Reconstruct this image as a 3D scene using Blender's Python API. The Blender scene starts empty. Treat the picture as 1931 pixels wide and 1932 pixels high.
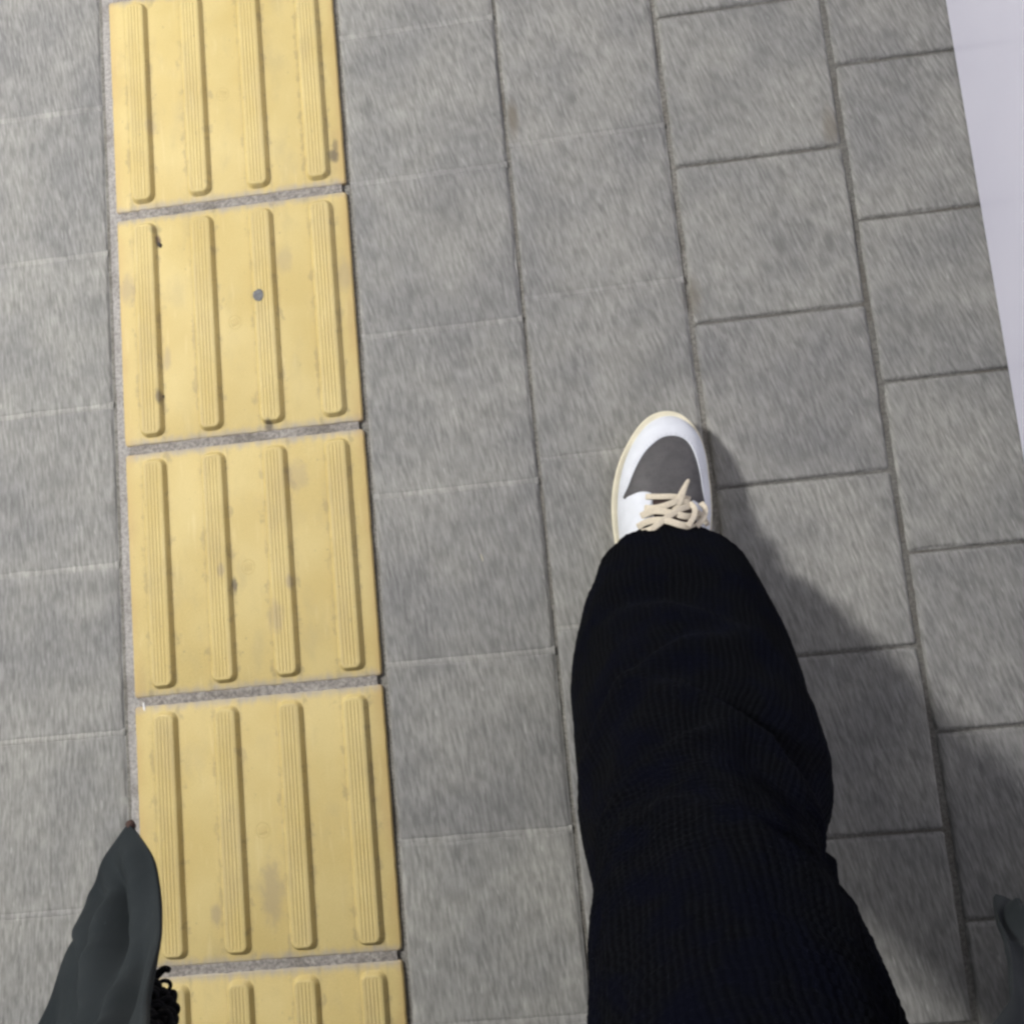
import bpy, bmesh, math, random
from mathutils import Vector, Matrix, noise

random.seed(7)
scene = bpy.context.scene
col = scene.collection

# ------------------------------------------------------------------ camera
cam_d = bpy.data.cameras.new('camera')
cam = bpy.data.objects.new('camera', cam_d)
col.objects.link(cam)
cam.location = (0.56165, -0.90816, 1.16748)
cam.rotation_euler = (0.137362, 0.092312, -0.092837)
cam_d.sensor_width = 36
cam_d.sensor_height = 36
cam_d.sensor_fit = 'HORIZONTAL'
cam_d.lens = 36 * 1893.74 / 1931
cam_d.clip_start = 0.01
cam_d.clip_end = 500
scene.camera = cam

# ------------------------------------------------------------------ night ambience
SUN_EL, SUN_ROT = math.radians(8), math.radians(70)
world = bpy.data.worlds.new('World')
scene.world = world
world.use_nodes = True
wn = world.node_tree
sky = wn.nodes.new('ShaderNodeTexSky')
sky.sky_type = 'NISHITA'
sky.sun_disc = False
sky.sun_elevation = SUN_EL
sky.sun_rotation = SUN_ROT
sky.air_density = 1.2
sky.dust_density = 3.0
bg = wn.nodes['Background']
wn.links.new(sky.outputs[0], bg.inputs[0])
bg.inputs[1].default_value = 0.022
# one very soft overhead sun: the glow scattered down by the night sky
sd = bpy.data.lights.new('sun', 'SUN')
sd.energy = 0.26
sd.angle = math.radians(120)
sd.color = (1.0, 0.97, 0.93)
so = bpy.data.objects.new('sun', sd)
so.rotation_euler = (math.radians(12), math.radians(-12), 0)
col.objects.link(so)

LAMP_POWER = 305.0
vs = scene.view_settings
vs.view_transform = 'Standard'
vs.look = 'None'
vs.exposure = 0.0
vs.gamma = 1.0
scene.cycles.use_adaptive_sampling = True
scene.cycles.filter_width = 2.7

# ------------------------------------------------------------------ helpers
def tag(o, label=None, cat=None, group=None, kind=None):
    if label: o['label'] = label
    if cat: o['category'] = cat
    if group: o['group'] = group
    if kind: o['kind'] = kind
    return o

def empty(name, loc, label, cat, group=None):
    o = bpy.data.objects.new(name, None)
    o.empty_display_size = 0.05
    o.location = loc
    col.objects.link(o)
    return tag(o, label, cat, group)

def obj(name, verts, faces, mat, parent=None, smooth=True, loc=None, uvs=None):
    me = bpy.data.meshes.new(name)
    me.from_pydata([tuple(v) for v in verts], [], faces)
    me.update()
    if uvs:
        l = me.uv_layers.new(name='UVMap')
        for p in me.polygons:
            for li in p.loop_indices:
                l.data[li].uv = uvs[me.loops[li].vertex_index]
    if smooth:
        for p in me.polygons: p.use_smooth = True
    bm = bmesh.new(); bm.from_mesh(me)
    bmesh.ops.recalc_face_normals(bm, faces=bm.faces)
    bm.to_mesh(me); bm.free()
    me.materials.append(mat)
    o = bpy.data.objects.new(name, me)
    col.objects.link(o)
    if parent is not None:
        o.parent = parent
    if loc: o.location = loc
    return o

def loft(rings, closed=True, cap0=False, cap1=False):
    """rings: list of equal length point lists -> verts, faces"""
    n = len(rings[0]); V = [p for r in rings for p in r]; F = []
    for i in range(len(rings) - 1):
        for j in range(n if closed else n - 1):
            k = (j + 1) % n
            F.append((i*n + j, i*n + k, (i+1)*n + k, (i+1)*n + j))
    if cap0: F.append(tuple(range(n))[::-1])
    if cap1: F.append(tuple((len(rings)-1)*n + j for j in range(n)))
    return V, F

def cr(pts, t):
    """Catmull-Rom through pts (tuples), t in 0..len-1"""
    n = len(pts); i = max(0, min(n - 2, int(math.floor(t)))); f = t - i
    p0, p1, p2, p3 = pts[max(0, i-1)], pts[i], pts[i+1], pts[min(n-1, i+2)]
    return tuple(0.5*((2*b) + (-a + c)*f + (2*a - 5*b + 4*c - d)*f*f + (-a + 3*b - 3*c + d)*f**3)
                 for a, b, c, d in zip(p0, p1, p2, p3))

def tube(path, radius, seg=8, flat=1.0, up=Vector((0, 0, 1))):
    """tube/ribbon along path; radius float or list; flat = thickness ratio along up"""
    P = [Vector(p) for p in path]; rings = []
    for i, p in enumerate(P):
        d = (P[min(i+1, len(P)-1)] - P[max(i-1, 0)]).normalized()
        s = d.cross(up)
        if s.length < 1e-4: s = d.cross(Vector((1, 0, 0)))
        s.normalize(); u = s.cross(d).normalized()
        r = radius[i] if isinstance(radius, (list, tuple)) else radius
        rings.append([p + s*r*math.cos(a) + u*r*flat*math.sin(a)
                      for a in [2*math.pi*k/seg for k in range(seg)]])
    return loft(rings, True, True, True)

def join(parts):
    V, F = [], []
    for v, f in parts:
        o = len(V); V += list(v); F += [tuple(i + o for i in q) for q in f]
    return V, F

def sstep(a, b, x):
    t = max(0.0, min(1.0, (x - a)/(b - a))); return t*t*(3 - 2*t)

# ------------------------------------------------------------------ materials
class N:
    """tiny node-graph writer"""
    def __init__(s, name, rough=0.8, spec=0.3):
        s.m = bpy.data.materials.new(name); s.m.use_nodes = True
        s.t = s.m.node_tree; s.b = s.t.nodes['Principled BSDF']
        s.b.inputs['Roughness'].default_value = rough
        s.b.inputs['Specular IOR Level'].default_value = spec
    def n(s, typ, **kw):
        x = s.t.nodes.new(typ)
        for k, v in kw.items(): setattr(x, k, v)
        return x
    def lk(s, a, b): s.t.links.new(a, b)
    def put(s, sock, v):
        if isinstance(v, bpy.types.NodeSocket): s.lk(v, sock)
        else: sock.default_value = v
    def math(s, op, a, b=0.0, c=0.0, clamp=False):
        x = s.n('ShaderNodeMath', operation=op, use_clamp=clamp)
        s.put(x.inputs[0], a); s.put(x.inputs[1], b); s.put(x.inputs[2], c)
        return x.outputs[0]
    def pos(s): return s.n('ShaderNodeNewGeometry').outputs['Position']
    def objc(s): return s.n('ShaderNodeTexCoord').outputs['Object']
    def sep(s, v):
        x = s.n('ShaderNodeSeparateXYZ'); s.put(x.inputs[0], v); return x.outputs
    def comb(s, a, b, c=0.0):
        x = s.n('ShaderNodeCombineXYZ')
        s.put(x.inputs[0], a); s.put(x.inputs[1], b); s.put(x.inputs[2], c); return x.outputs[0]
    def noise(s, vec, scale, detail=4, rough=0.6, dist=0.0):
        x = s.n('ShaderNodeTexNoise'); s.put(x.inputs['Vector'], vec)
        x.inputs['Scale'].default_value = scale; x.inputs['Detail'].default_value = detail
        x.inputs['Roughness'].default_value = rough; x.inputs['Distortion'].default_value = dist
        return x.outputs['Fac']
    def ramp(s, f, lo, hi, a=0.0, b=1.0, typ='SMOOTHSTEP'):
        x = s.n('ShaderNodeMapRange', interpolation_type=typ)
        s.put(x.inputs[0], f); x.inputs[1].default_value = lo; x.inputs[2].default_value = hi
        x.inputs[3].default_value = a; x.inputs[4].default_value = b
        return x.outputs[0]
    def mix(s, f, a, b, mode='MIX'):
        x = s.n('ShaderNodeMix', data_type='RGBA', blend_type=mode)
        s.put(x.inputs[0], f)
        for sock, v in ((x.inputs[6], a), (x.inputs[7], b)):
            s.put(sock, v if isinstance(v, bpy.types.NodeSocket) else (*v, 1.0) if len(v) == 3 else v)
        return x.outputs[2]
    def color(s, v): s.put(s.b.inputs['Base Color'], v if isinstance(v, bpy.types.NodeSocket) else (*v, 1))
    def bump(s, h, strength=0.5, dist=0.001, prev=None):
        x = s.n('ShaderNodeBump'); s.put(x.inputs['Height'], h)
        x.inputs['Strength'].default_value = strength; x.inputs['Distance'].default_value = dist
        if prev: s.lk(prev, x.inputs['Normal'])
        s.lk(x.outputs[0], s.b.inputs['Normal']); return x.outputs[0]
    def spot(s, P, x, y, rx, ry, soft=0.45, wob=None):
        """mask of a stain of its own shape at world x, y"""
        dx = s.math('DIVIDE', s.math('SUBTRACT', P[0], x), rx)
        dy = s.math('DIVIDE', s.math('SUBTRACT', P[1], y), ry)
        d = s.math('SQRT', s.math('ADD', s.math('MULTIPLY', dx, dx), s.math('MULTIPLY', dy, dy)))
        if wob: d = s.math('ADD', d, s.math('MULTIPLY', s.math('SUBTRACT', wob, 0.5), 1.6))
        return s.ramp(d, 1.0 - soft, 1.0 + soft, 1.0, 0.0)

def brushed(g):
    """coordinates that run along the brush marks of the concrete, gently fanning"""
    P = g.sep(g.pos()); x, y = P[0], g.math('ADD', P[1], 1.1)
    u = g.math('ADD', x, g.math('MULTIPLY', g.math('MULTIPLY', x, y), 0.24))
    u = g.math('ADD', u, g.math('MULTIPLY', g.math('MULTIPLY', y, y), 0.10))
    return P, u

def concrete(name, base, warm=(1, 1, 1)):
    g = N(name, 0.82, 0.25)
    P, u = brushed(g)
    v1 = g.comb(u, g.math('MULTIPLY', P[1], 0.16), P[2])
    fine = g.noise(v1, 270, 2, 0.6)
    mid = g.noise(v1, 115, 3, 0.6)
    patch = g.noise(g.pos(), 9, 4, 0.6)
    patch2 = g.noise(g.pos(), 38, 4, 0.65)
    isl = g.n('ShaderNodeNewGeometry').outputs['Random Per Island']
    b = Vector(base)
    c = g.mix(g.ramp(fine, 0.30, 0.72), tuple(b*0.72), tuple(b*1.30))
    c = g.mix(g.math('MULTIPLY', g.ramp(mid, 0.30, 0.70), 0.45), c, tuple(b*1.02))
    # light mineral flecks and darker pits
    vf = g.comb(u, g.math('MULTIPLY', P[1], 0.22), P[2])
    fl = g.ramp(g.noise(vf, 210, 1, 0.5), 0.68, 0.80)
    c = g.mix(g.math('MULTIPLY', fl, 0.45), c, tuple(b*1.95))
    pt = g.ramp(g.noise(g.comb(u, g.math('MULTIPLY', P[1], 0.3), 3.1), 120, 2, 0.5), 0.66, 0.76)
    c = g.mix(g.math('MULTIPLY', pt, 0.45), c, tuple(b*0.55))
    c = g.mix(1.0, c, g.mix(g.ramp(patch, 0.3, 0.7), (0.84, 0.84, 0.85), (1.12, 1.11, 1.08)), 'MULTIPLY')
    c = g.mix(1.0, c, g.mix(g.ramp(patch2, 0.28, 0.72), (0.90, 0.90, 0.90), (1.08, 1.08, 1.08)), 'MULTIPLY')
    st = g.ramp(g.noise(g.comb(P[0], g.math('MULTIPLY', P[1], 0.7), 7.7), 24, 3, 0.55), 0.66, 0.80)
    c = g.mix(g.math('MULTIPLY', st, 0.40), c, tuple(b*0.5))
    if name.startswith('grey'):
        wb = g.noise(g.comb(P[0], g.math('MULTIPLY', P[1], 0.6), 2.2), 60, 4, 0.65)
        dk, br = tuple(b*0.55), (b.x*0.62, b.y*0.54, b.z*0.44)
        for x, y, rx, ry, a, cc in ((0.516,-0.245,0.006,0.022,0.75,br), (0.896,-0.307,0.008,0.020,0.6,br), (0.591,-0.228,0.006,0.008,0.6,dk),
                (0.421,-0.359,0.030,0.026,0.30,dk), (0.645,-0.584,0.030,0.022,0.28,dk), (0.332,-0.204,0.008,0.014,0.5,dk),
                (-0.038,-0.165,0.006,0.008,0.6,dk), (0.708,-0.501,0.010,0.022,0.5,br), (-0.032,-0.422,0.010,0.014,0.4,dk),
                (0.351,-0.896,0.018,0.022,0.3,dk), (0.818,-0.449,0.008,0.012,0.45,dk), (1.000,-0.235,0.004,0.009,0.7,dk),
                (0.876,-0.452,0.005,0.011,0.6,dk), (0.770,-0.250,0.022,0.030,0.25,dk), (0.423,-0.640,0.008,0.012,0.4,dk),
                (0.960,-0.560,0.030,0.020,0.25,dk), (-0.090,-0.640,0.020,0.030,0.25,dk), (-0.060,-0.980,0.008,0.012,0.45,dk)):
            c = g.mix(g.math('MULTIPLY', g.spot(P, x, y, rx, ry, 0.7, wb), a), c, cc)
    c = g.mix(1.0, c, g.mix(isl, (0.93, 0.93, 0.94), (1.06, 1.06, 1.045)), 'MULTIPLY')
    g.color(c)
    g.put(g.b.inputs['Roughness'], g.ramp(patch2, 0.3, 0.7, 0.72, 0.92))
    h = g.math('ADD', fine, g.math('MULTIPLY', mid, 1.2))
    g.bump(h, 0.55, 0.0012)
    return g.m

MORTAR_Z = -0.0016
M = {}
M['paver'] = concrete('grey_concrete_paver', (0.264, 0.264, 0.255))

def mortar(name, a, b):
    g = N(name, 0.95, 0.1)
    f = g.noise(g.pos(), 260, 5, 0.7)
    k = g.noise(g.pos(), 17, 4, 0.6)
    c = g.mix(g.ramp(f, 0.3, 0.7), a, b)
    c = g.mix(g.math('MULTIPLY', g.ramp(k, 0.45, 0.75), 0.6), c, (0.12, 0.105, 0.085))
    g.color(c); g.bump(f, 0.9, 0.003)
    return g.m
M['mortar'] = mortar('joint_sand', (0.16, 0.155, 0.14), (0.34, 0.33, 0.30))
M['pale_mortar'] = mortar('pale_joint_mortar', (0.30, 0.29, 0.28), (0.56, 0.54, 0.52))
M['dark_mortar'] = mortar('dark_joint_sand', (0.13, 0.128, 0.118), (0.25, 0.245, 0.225))
M['tile_mortar'] = mortar('blotchy_tile_mortar', (0.20, 0.187, 0.180), (0.47, 0.44, 0.40))
M['flush_mortar'] = concrete('flush_pale_mortar', (0.298, 0.297, 0.286))
M['ground'] = concrete('ground_concrete', (0.24, 0.235, 0.225))

TH = 0.0022      # the blocks stand a little proud of the pavers
BAR = 0.0071
TP = 0.3059     # pitch of the tactile blocks
def yellow(name):
    g = N(name, 0.62, 0.35)
    P = g.sep(g.pos())
    sm = g.noise(g.comb(P[0], g.math('MULTIPLY', P[1], 0.45), 1.0), 30, 4, 0.55)
    big = g.noise(g.pos(), 11, 3, 0.5)
    gr = g.noise(g.pos(), 900, 2, 0.6)
    c = g.mix(g.ramp(big, 0.3, 0.7), (0.565, 0.445, 0.180), (0.615, 0.500, 0.222))
    c = g.mix(g.math('MULTIPLY', g.ramp(sm, 0.50, 0.74), 0.50), c, (0.47, 0.385, 0.19))
    c = g.mix(1.0, c, g.mix(g.ramp(gr, 0.3, 0.7), (0.93, 0.93, 0.90), (1.07, 1.07, 1.10)), 'MULTIPLY')
    # long scuffs
    sc = g.ramp(g.noise(g.comb(P[0], g.math('MULTIPLY', P[1], 0.1), 4.0), 160, 2, 0.5), 0.60, 0.74)
    c = g.mix(g.math('MULTIPLY', sc, 0.22), c, (0.76, 0.66, 0.36))
    # grime at the joints: grey dust tracked over the block edges
    w = g.noise(g.comb(P[0], g.math('MULTIPLY', P[1], 0.35), 2.0), 95, 3, 0.6)
    fr = g.math('FRACT', g.math('ADD', g.math('DIVIDE', P[1], TP), 100.5))
    dj = g.math('MULTIPLY', g.math('ABSOLUTE', g.math('SUBTRACT', fr, 0.5)), TP)
    dj = g.math('SUBTRACT', dj, g.math('MULTIPLY', w, 0.020))
    c = g.mix(g.math('MULTIPLY', g.ramp(dj, -0.008, 0.007, 1.0, 0.0), 0.9), c, (0.36, 0.325, 0.29))
    # dirt caught at the foot of the bars, in ragged patches
    db = None
    for cx in (0.0375+0.0165, 0.112+0.0165, 0.1885+0.0165, 0.2655+0.0165, 0.0375-0.0165, 0.112-0.0165, 0.1885-0.0165, 0.2655-0.0165):
        q = g.math('ABSOLUTE', g.math('SUBTRACT', P[0], cx))
        db = q if db is None else g.math('MINIMUM', db, q)
    dn = g.noise(g.comb(P[0], g.math('MULTIPLY', P[1], 0.6), 6.0), 70, 4, 0.65)
    db = g.math('SUBTRACT', db, g.math('MULTIPLY', g.ramp(dn, 0.48, 0.78), 0.011))
    c = g.mix(g.math('MULTIPLY', g.ramp(db, -0.004, 0.003, 1.0, 0.0), 0.42), c, (0.27, 0.215, 0.13))
    # worn bar tops
    tp = g.math('MULTIPLY', g.ramp(P[2], TH+BAR-0.0012, TH+BAR), g.ramp(g.noise(g.comb(P[0], g.math('MULTIPLY', P[1], 0.3), 5.0), 26, 4, 0.6), 0.38, 0.66))
    c = g.mix(g.math('MULTIPLY', tp, 0.38), c, (0.47, 0.38, 0.21))
    # scattered small specks
    spk = g.ramp(g.noise(g.comb(P[0], g.math('MULTIPLY', P[1], 0.6), 8.0), 210, 2, 0.5), 0.70, 0.76)
    c = g.mix(g.math('MULTIPLY', spk, 0.40), c, (0.22, 0.18, 0.12))
    # brownish wear along the outer edges
    ex = g.math('SUBTRACT', g.math('ABSOLUTE', g.math('SUBTRACT', P[0], 0.15)), 0.137)
    ew = g.math('MULTIPLY', g.ramp(g.math('ADD', ex, g.math('MULTIPLY', sm, 0.03)), 0.012, 0.030), 0.55)
    c = g.mix(ew, c, (0.52, 0.36, 0.15))
    wob = g.noise(g.comb(P[0], g.math('MULTIPLY', P[1], 0.5), 9.0), 120, 3, 0.6)
    dark = (0.13, 0.11, 0.085); grey = (0.36, 0.29, 0.19)
    for x, y, rx, ry, a, cc in ((0.2875, -0.262, 0.006, 0.008, 0.8, dark), (0.290, -0.247, 0.004, 0.008, 0.55, dark),
                               (0.184, -0.600, 0.005, 0.007, 0.85, dark), (0.0545, -0.345, 0.0028, 0.0075, 0.9, (0.10, 0.06, 0.05)),
                               (0.0485, -0.549, 0.004, 0.009, 0.75, dark), (0.052, -0.330, 0.006, 0.006, 0.4, dark),
                               (0.155, -1.145, 0.012, 0.034, 0.55, grey), (0.088, -1.167, 0.006, 0.012, 0.6, grey),
                               (0.179, -0.833, 0.010, 0.018, 0.5, grey), (0.116, -0.770, 0.004, 0.008, 0.6, grey),
                               (0.199, -0.793, 0.004, 0.008, 0.7, grey), (0.214, -0.665, 0.014, 0.016, 0.4, grey),
                               (0.012, -0.403, 0.009, 0.018, 0.55, grey), (0.215, -0.392, 0.010, 0.014, 0.35, grey),
                               (0.052, -0.190, 0.006, 0.010, 0.4, grey), (0.130, -0.790, 0.003, 0.009, 0.8, dark),
                               (0.290, -0.420, 0.009, 0.020, 0.45, grey), (0.060, -0.500, 0.004, 0.014, 0.5, grey)):
        c = g.mix(g.math('MULTIPLY', g.spot(P, x, y, rx, ry, 0.5, wob), a), c, cc)
    g.color(c)
    g.bump(g.math('ADD', gr, g.math('MULTIPLY', sm, 2.0)), 0.35, 0.0006)
    return g.m
M['yellow'] = yellow('yellow_tactile_concrete')
def plain(name, c, rough=0.6, spec=0.3, nz=0.08, scale=80, bump=0.0, bs=400):
    g = N(name, rough, spec); b = Vector(c)
    f = g.noise(g.objc(), scale, 4, 0.6)
    g.color(g.mix(g.ramp(f, 0.3, 0.7), tuple(b*(1-nz)), tuple(b*(1+nz))))
    if bump: g.bump(g.noise(g.objc(), bs, 3, 0.6), bump, 0.0006)
    return g.m
M['mark'] = plain('worn_cast_mark', (0.53, 0.415, 0.18), 0.8, 0.2)
M['gum'] = plain('flattened_gum', (0.155, 0.160, 0.165), 0.7, 0.3, 0.25, 300)
M['paper'] = plain('white_paper_scrap', (0.8, 0.8, 0.8), 0.8)
M['grit'] = plain('dark_grit', (0.05, 0.045, 0.04), 0.9)
M['straw'] = plain('pale_straw', (0.5, 0.47, 0.38), 0.9)

g = N('white_gloss_panel', 0.07, 0.6)
g.b.inputs['IOR'].default_value = 2.1
f = g.noise(g.pos(), 3, 3, 0.5)
g.color(g.mix(g.ramp(f, 0.3, 0.7), (0.745, 0.74, 0.88), (0.78, 0.775, 0.91)))
g.bump(g.noise(g.pos(), 5, 2, 0.5), 0.12, 0.003)
M['panel'] = g.m
M['panel_trim'] = plain('pale_metal_trim', (0.55, 0.55, 0.60), 0.45, 0.5)

M['sole'] = plain('cream_rubber', (0.76, 0.71, 0.55), 0.6, 0.35, 0.05, 60)
M['white_leather'] = plain('white_leather', (0.76, 0.79, 0.85), 0.5, 0.35, 0.04, 60, 0.3, 500)
g = N('grey_leather', 0.62, 0.3)
P = g.objc()
vo = g.n('ShaderNodeTexVoronoi'); g.put(vo.inputs['Vector'], P); vo.inputs['Scale'].default_value = 260; vo.inputs['Randomness'].default_value = 0.35
hole = g.ramp(vo.outputs['Distance'], 0.12, 0.26, 1.0, 0.0)
f = g.noise(P, 90, 4, 0.6)
c = g.mix(g.ramp(f, 0.3, 0.7), (0.082, 0.079, 0.082), (0.104, 0.100, 0.104))
g.color(g.mix(g.math('MULTIPLY', hole, 0.45), c, (0.03, 0.03, 0.03)))
g.bump(g.math('SUBTRACT', g.noise(P, 600, 3, 0.6), hole), 0.4, 0.0005)
M['grey_leather'] = g.m
M['stitch'] = plain('white_thread', (0.62, 0.63, 0.68), 0.8)
M['lace'] = plain('cream_cotton_lace', (0.68, 0.61, 0.49), 0.85, 0.15, 0.12, 700, 0.6, 900)
M['tongue'] = plain('dark_brown_mesh', (0.055, 0.040, 0.038), 0.9, 0.1, 0.2, 300)
M['skin'] = plain('skin', (0.45, 0.28, 0.20), 0.55)
M['hair'] = plain('black_hair', (0.012, 0.010, 0.010), 0.5)

g = N('black_rib_knit', 0.95, 0.04)
uv = g.n('ShaderNodeTexCoord').outputs['UV']
U = g.sep(uv)
wob = g.noise(g.objc(), 14, 3, 0.5)
rib = g.math('SINE', g.math('MULTIPLY', g.math('ADD', U[0], g.math('MULTIPLY', wob, 0.03)), 2*math.pi*110))
sti = g.math('SINE', g.math('MULTIPLY', U[1], 2*math.pi*230))
h = g.math('ADD', g.math('MULTIPLY', rib, 0.40), g.math('MULTIPLY', sti, 0.10))
h = g.math('ADD', h, g.math('MULTIPLY', g.noise(g.objc(), 500, 3, 0.7), 1.4))
fz = g.noise(g.objc(), 25, 4, 0.6)
c = g.mix(g.ramp(h, 0.2, 1.9), (0.0012, 0.0013, 0.0020), (0.0056, 0.0064, 0.0080))
c = g.mix(g.ramp(fz, 0.40, 0.66), c, (0.0014, 0.0018, 0.0050))
g.color(c)
g.b.inputs['Sheen Weight'].default_value = 0.012
g.b.inputs['Sheen Roughness'].default_value = 0.6
g.b.inputs['Sheen Tint'].default_value = (0.35, 0.42, 0.62, 1)
g.bump(h, 0.6, 0.0014)
M['knit'] = g.m

g = N('charcoal_coat_cloth', 0.85, 0.1)
f = g.noise(g.objc(), 14, 4, 0.6)
c = g.mix(g.ramp(f, 0.3, 0.7), (0.014, 0.0180, 0.0205), (0.020, 0.0245, 0.0270))
g.color(c)
g.b.inputs['Sheen Weight'].default_value = 0.008
g.b.inputs['Sheen Roughness'].default_value = 0.5
g.bump(g.noise(g.objc(), 1300, 3, 0.6), 0.35, 0.0005)
M['coat'] = g.m
M['coat_seam'] = plain('brown_hem_binding', (0.055, 0.030, 0.024), 0.8)
M['yarn'] = plain('black_yarn', (0.006, 0.006, 0.007), 0.9, 0.15, 0.3, 200, 0.6, 700)
M['steel'] = plain('grey_lamp_steel', (0.25, 0.25, 0.26), 0.5, 0.5)
g = N('lit_lamp_glass', 0.3)
g.b.inputs['Emission Color'].default_value = (1, 0.95, 0.86, 1)
g.b.inputs['Emission Strength'].default_value = 6
M['glass'] = g.m

# ------------------------------------------------------------------ ground sheets
def sheet(x0, x1, y0, y1, z):
    return [(x0, y0, z), (x1, y0, z), (x1, y1, z), (x0, y1, z)], [(0, 1, 2, 3)]
v, f = sheet(-60, 60, -60, 60, -0.035)
tag(obj('ground', v, f, M['ground'], smooth=False), kind='structure')

# pavers: every block gets its own slightly wandering edge, bevel, height and tilt
Q = 0.1999
X0, X1, Y0, Y1 = -3.0, 1.2, -4.0, 3.0
def block(x0, x1, y0, y1, seed, soft=False, rag=0.0009):
    rnd = random.Random(seed)
    z = rnd.uniform(-0.0003, 0.0003)
    tx, ty = rnd.uniform(-0.002, 0.002), rnd.uniform(-0.002, 0.002)
    cx, cy = (x0+x1)/2, (y0+y1)/2
    near = -0.45 < cx < 1.3 and -1.7 < cy < 0.4
    rim = [0.0, 0.0006, 0.0013, 0.0021, 0.0031, 0.0044, 0.0060, 0.0080, 0.0105] if near else [0.0, 0.002, 0.006]
    n = 34 if near else 3
    def line(a, b):
        m = [a + r for r in rim]; k = [b - r for r in reversed(rim)]
        return m + [m[-1] + (k[0]-m[-1])*i/(n+1) for i in range(1, n+1)] + k
    xs, ys = line(x0, x1), line(y0, y1)
    V, F = [], []
    sd = seed*0.37
    for iy, py in enumerate(ys):
        for ix, px in enumerate(xs):
            dx_, dy_ = min(px-x0, x1-px), min(py-y0, y1-py)
            d = min(dx_, dy_)
            if max(dx_, dy_) < 0.006: d = min(d, 0.006 - math.hypot(0.006-dx_, 0.006-dy_) + 0.0006)
            dz = 0.0
            if d < 0.012:
                w = noise.noise(Vector((px*45, py*45, sd)))*rag + noise.noise(Vector((px*210, py*210, seed*1.7)))*rag*0.9
                w += max(0, noise.noise(Vector((px*22, py*22, seed*2.3))) - 0.34)*rag*7
                t = max(0.0, min(1.0, (d - max(0.0, w))/0.0046))
                w2 = 0.0085*(0.8 + 0.7*noise.noise(Vector((px*13, py*13, sd))))
                t2 = max(0.0, min(1.0, dx_/w2))
                dz = (-0.0010 if soft and dy_ <= dx_ else -0.0030)*(1-t)**2.2 - 0.0030*(1-t2)**1.7
            V.append((px, py, z + dz + (px-cx)*tx + (py-cy)*ty))
    nx, ny = len(xs), len(ys)
    for b in range(ny-1):
        for a in range(nx-1):
            q = b*nx+a; F.append((q, q+1, q+nx+1, q+nx))
    # skirt down into the bedding
    loop_ = [i for i in range(nx)] + [b*nx + nx-1 for b in range(1, ny)] + [(ny-1)*nx + a for a in range(nx-2, -1, -1)] + [b*nx for b in range(ny-2, 0, -1)]
    o = len(V)
    for q in loop_: V.append((V[q][0], V[q][1], -0.02))
    m = len(loop_)
    for q in range(m): F.append((loop_[q], o+q, o+(q+1) % m, loop_[(q+1) % m]))
    return V, F
columns = []          # x0, x1, y offset, cross gap
columns += [(0.3040, 0.5046, -0.1025, 0.0040), (0.5070, 0.7016, -0.0780, 0.0026),
            (0.7060, 0.9080, -0.1349+Q, 0.0030), (0.9118, 1.1130, -0.2310+Q*2, 0.0030)]
xr = -0.0125
k = 0
while xr > X0:
    columns.append((xr-0.2005, xr, -0.151 + (0.1 if k % 2 else 0.0), 0.0036)); xr -= 0.2035; k += 1
parts = []; s = 1
for x0, x1, off, gap in columns:
    off -= math.floor((off - Y0)/Q)*Q
    y = off - Q
    while y < Y1:
        parts.append(block(x0, x1, y + gap/2, y + Q - gap/2, s, gap != 0.0030)); s += 1
        y += Q
v, f = join(parts)
tag(obj('pavement', v, f, M['paver'], smooth=True), kind='structure')

def rough_sheet(name, x0, x1, y0, y1, z, amp, mat, nx, ny):
    V, F = [], []
    for j in range(ny+1):
        for i in range(nx+1):
            x = x0 + (x1-x0)*i/nx; y = y0 + (y1-y0)*j/ny
            V.append((x, y, z + amp*noise.noise(Vector((x*160, y*60, 3.3))) + amp*0.7*noise.noise(Vector((x*30, y*14, 8.3)))))
    for j in range(ny):
        for i in range(nx):
            a = j*(nx+1)+i; F.append((a, a+1, a+nx+2, a+nx+1))
    return tag(obj(name, V, F, mat), kind='structure')
# mortar beds: pale along the yellow strip, sandy under the first columns, dark further right
rough_sheet('pavement_mortar', -0.0092, 0.0060, Y0, Y1, -0.0004, 0.0009, M['pale_mortar'], 14, 1400)
rough_sheet('pavement_bedding', -3.0, -0.0140, Y0, Y1, -0.0024, 0.0002, M['flush_mortar'], 30, 90)
rough_sheet('pavement_bedding', -0.0139, -0.0094, Y0, Y1, -0.0022, 0.0012, M['mortar'], 4, 900)
rough_sheet('pavement_bedding', 0.0062, 0.2940, Y0, Y1, 0.0010, 0.0008, M['tile_mortar'], 90, 1400)
rough_sheet('pavement_bedding', 0.3055, 0.5032, Y0, Y1, -0.0024, 0.0002, M['flush_mortar'], 8, 90)
rough_sheet('pavement_bedding', 0.2942, 0.3053, Y0, Y1, -0.0036, 0.0008, M['mortar'], 6, 900)
rough_sheet('pavement_bedding', 0.5034, 0.5082, Y0, Y1, -0.0042, 0.0016, M['mortar'], 6, 900)
rough_sheet('pavement_bedding', 0.5084, 0.7005, Y0, Y1, -0.0024, 0.0002, M['flush_mortar'], 8, 90)
rough_sheet('pavement_bedding', 0.7007, 0.7080, Y0, Y1, -0.0042, 0.0014, M['mortar'], 6, 900)
rough_sheet('pavement_bedding', 0.7082, 1.25, Y0, Y1, -0.0036, 0.0014, M['dark_mortar'], 80, 700)
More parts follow.
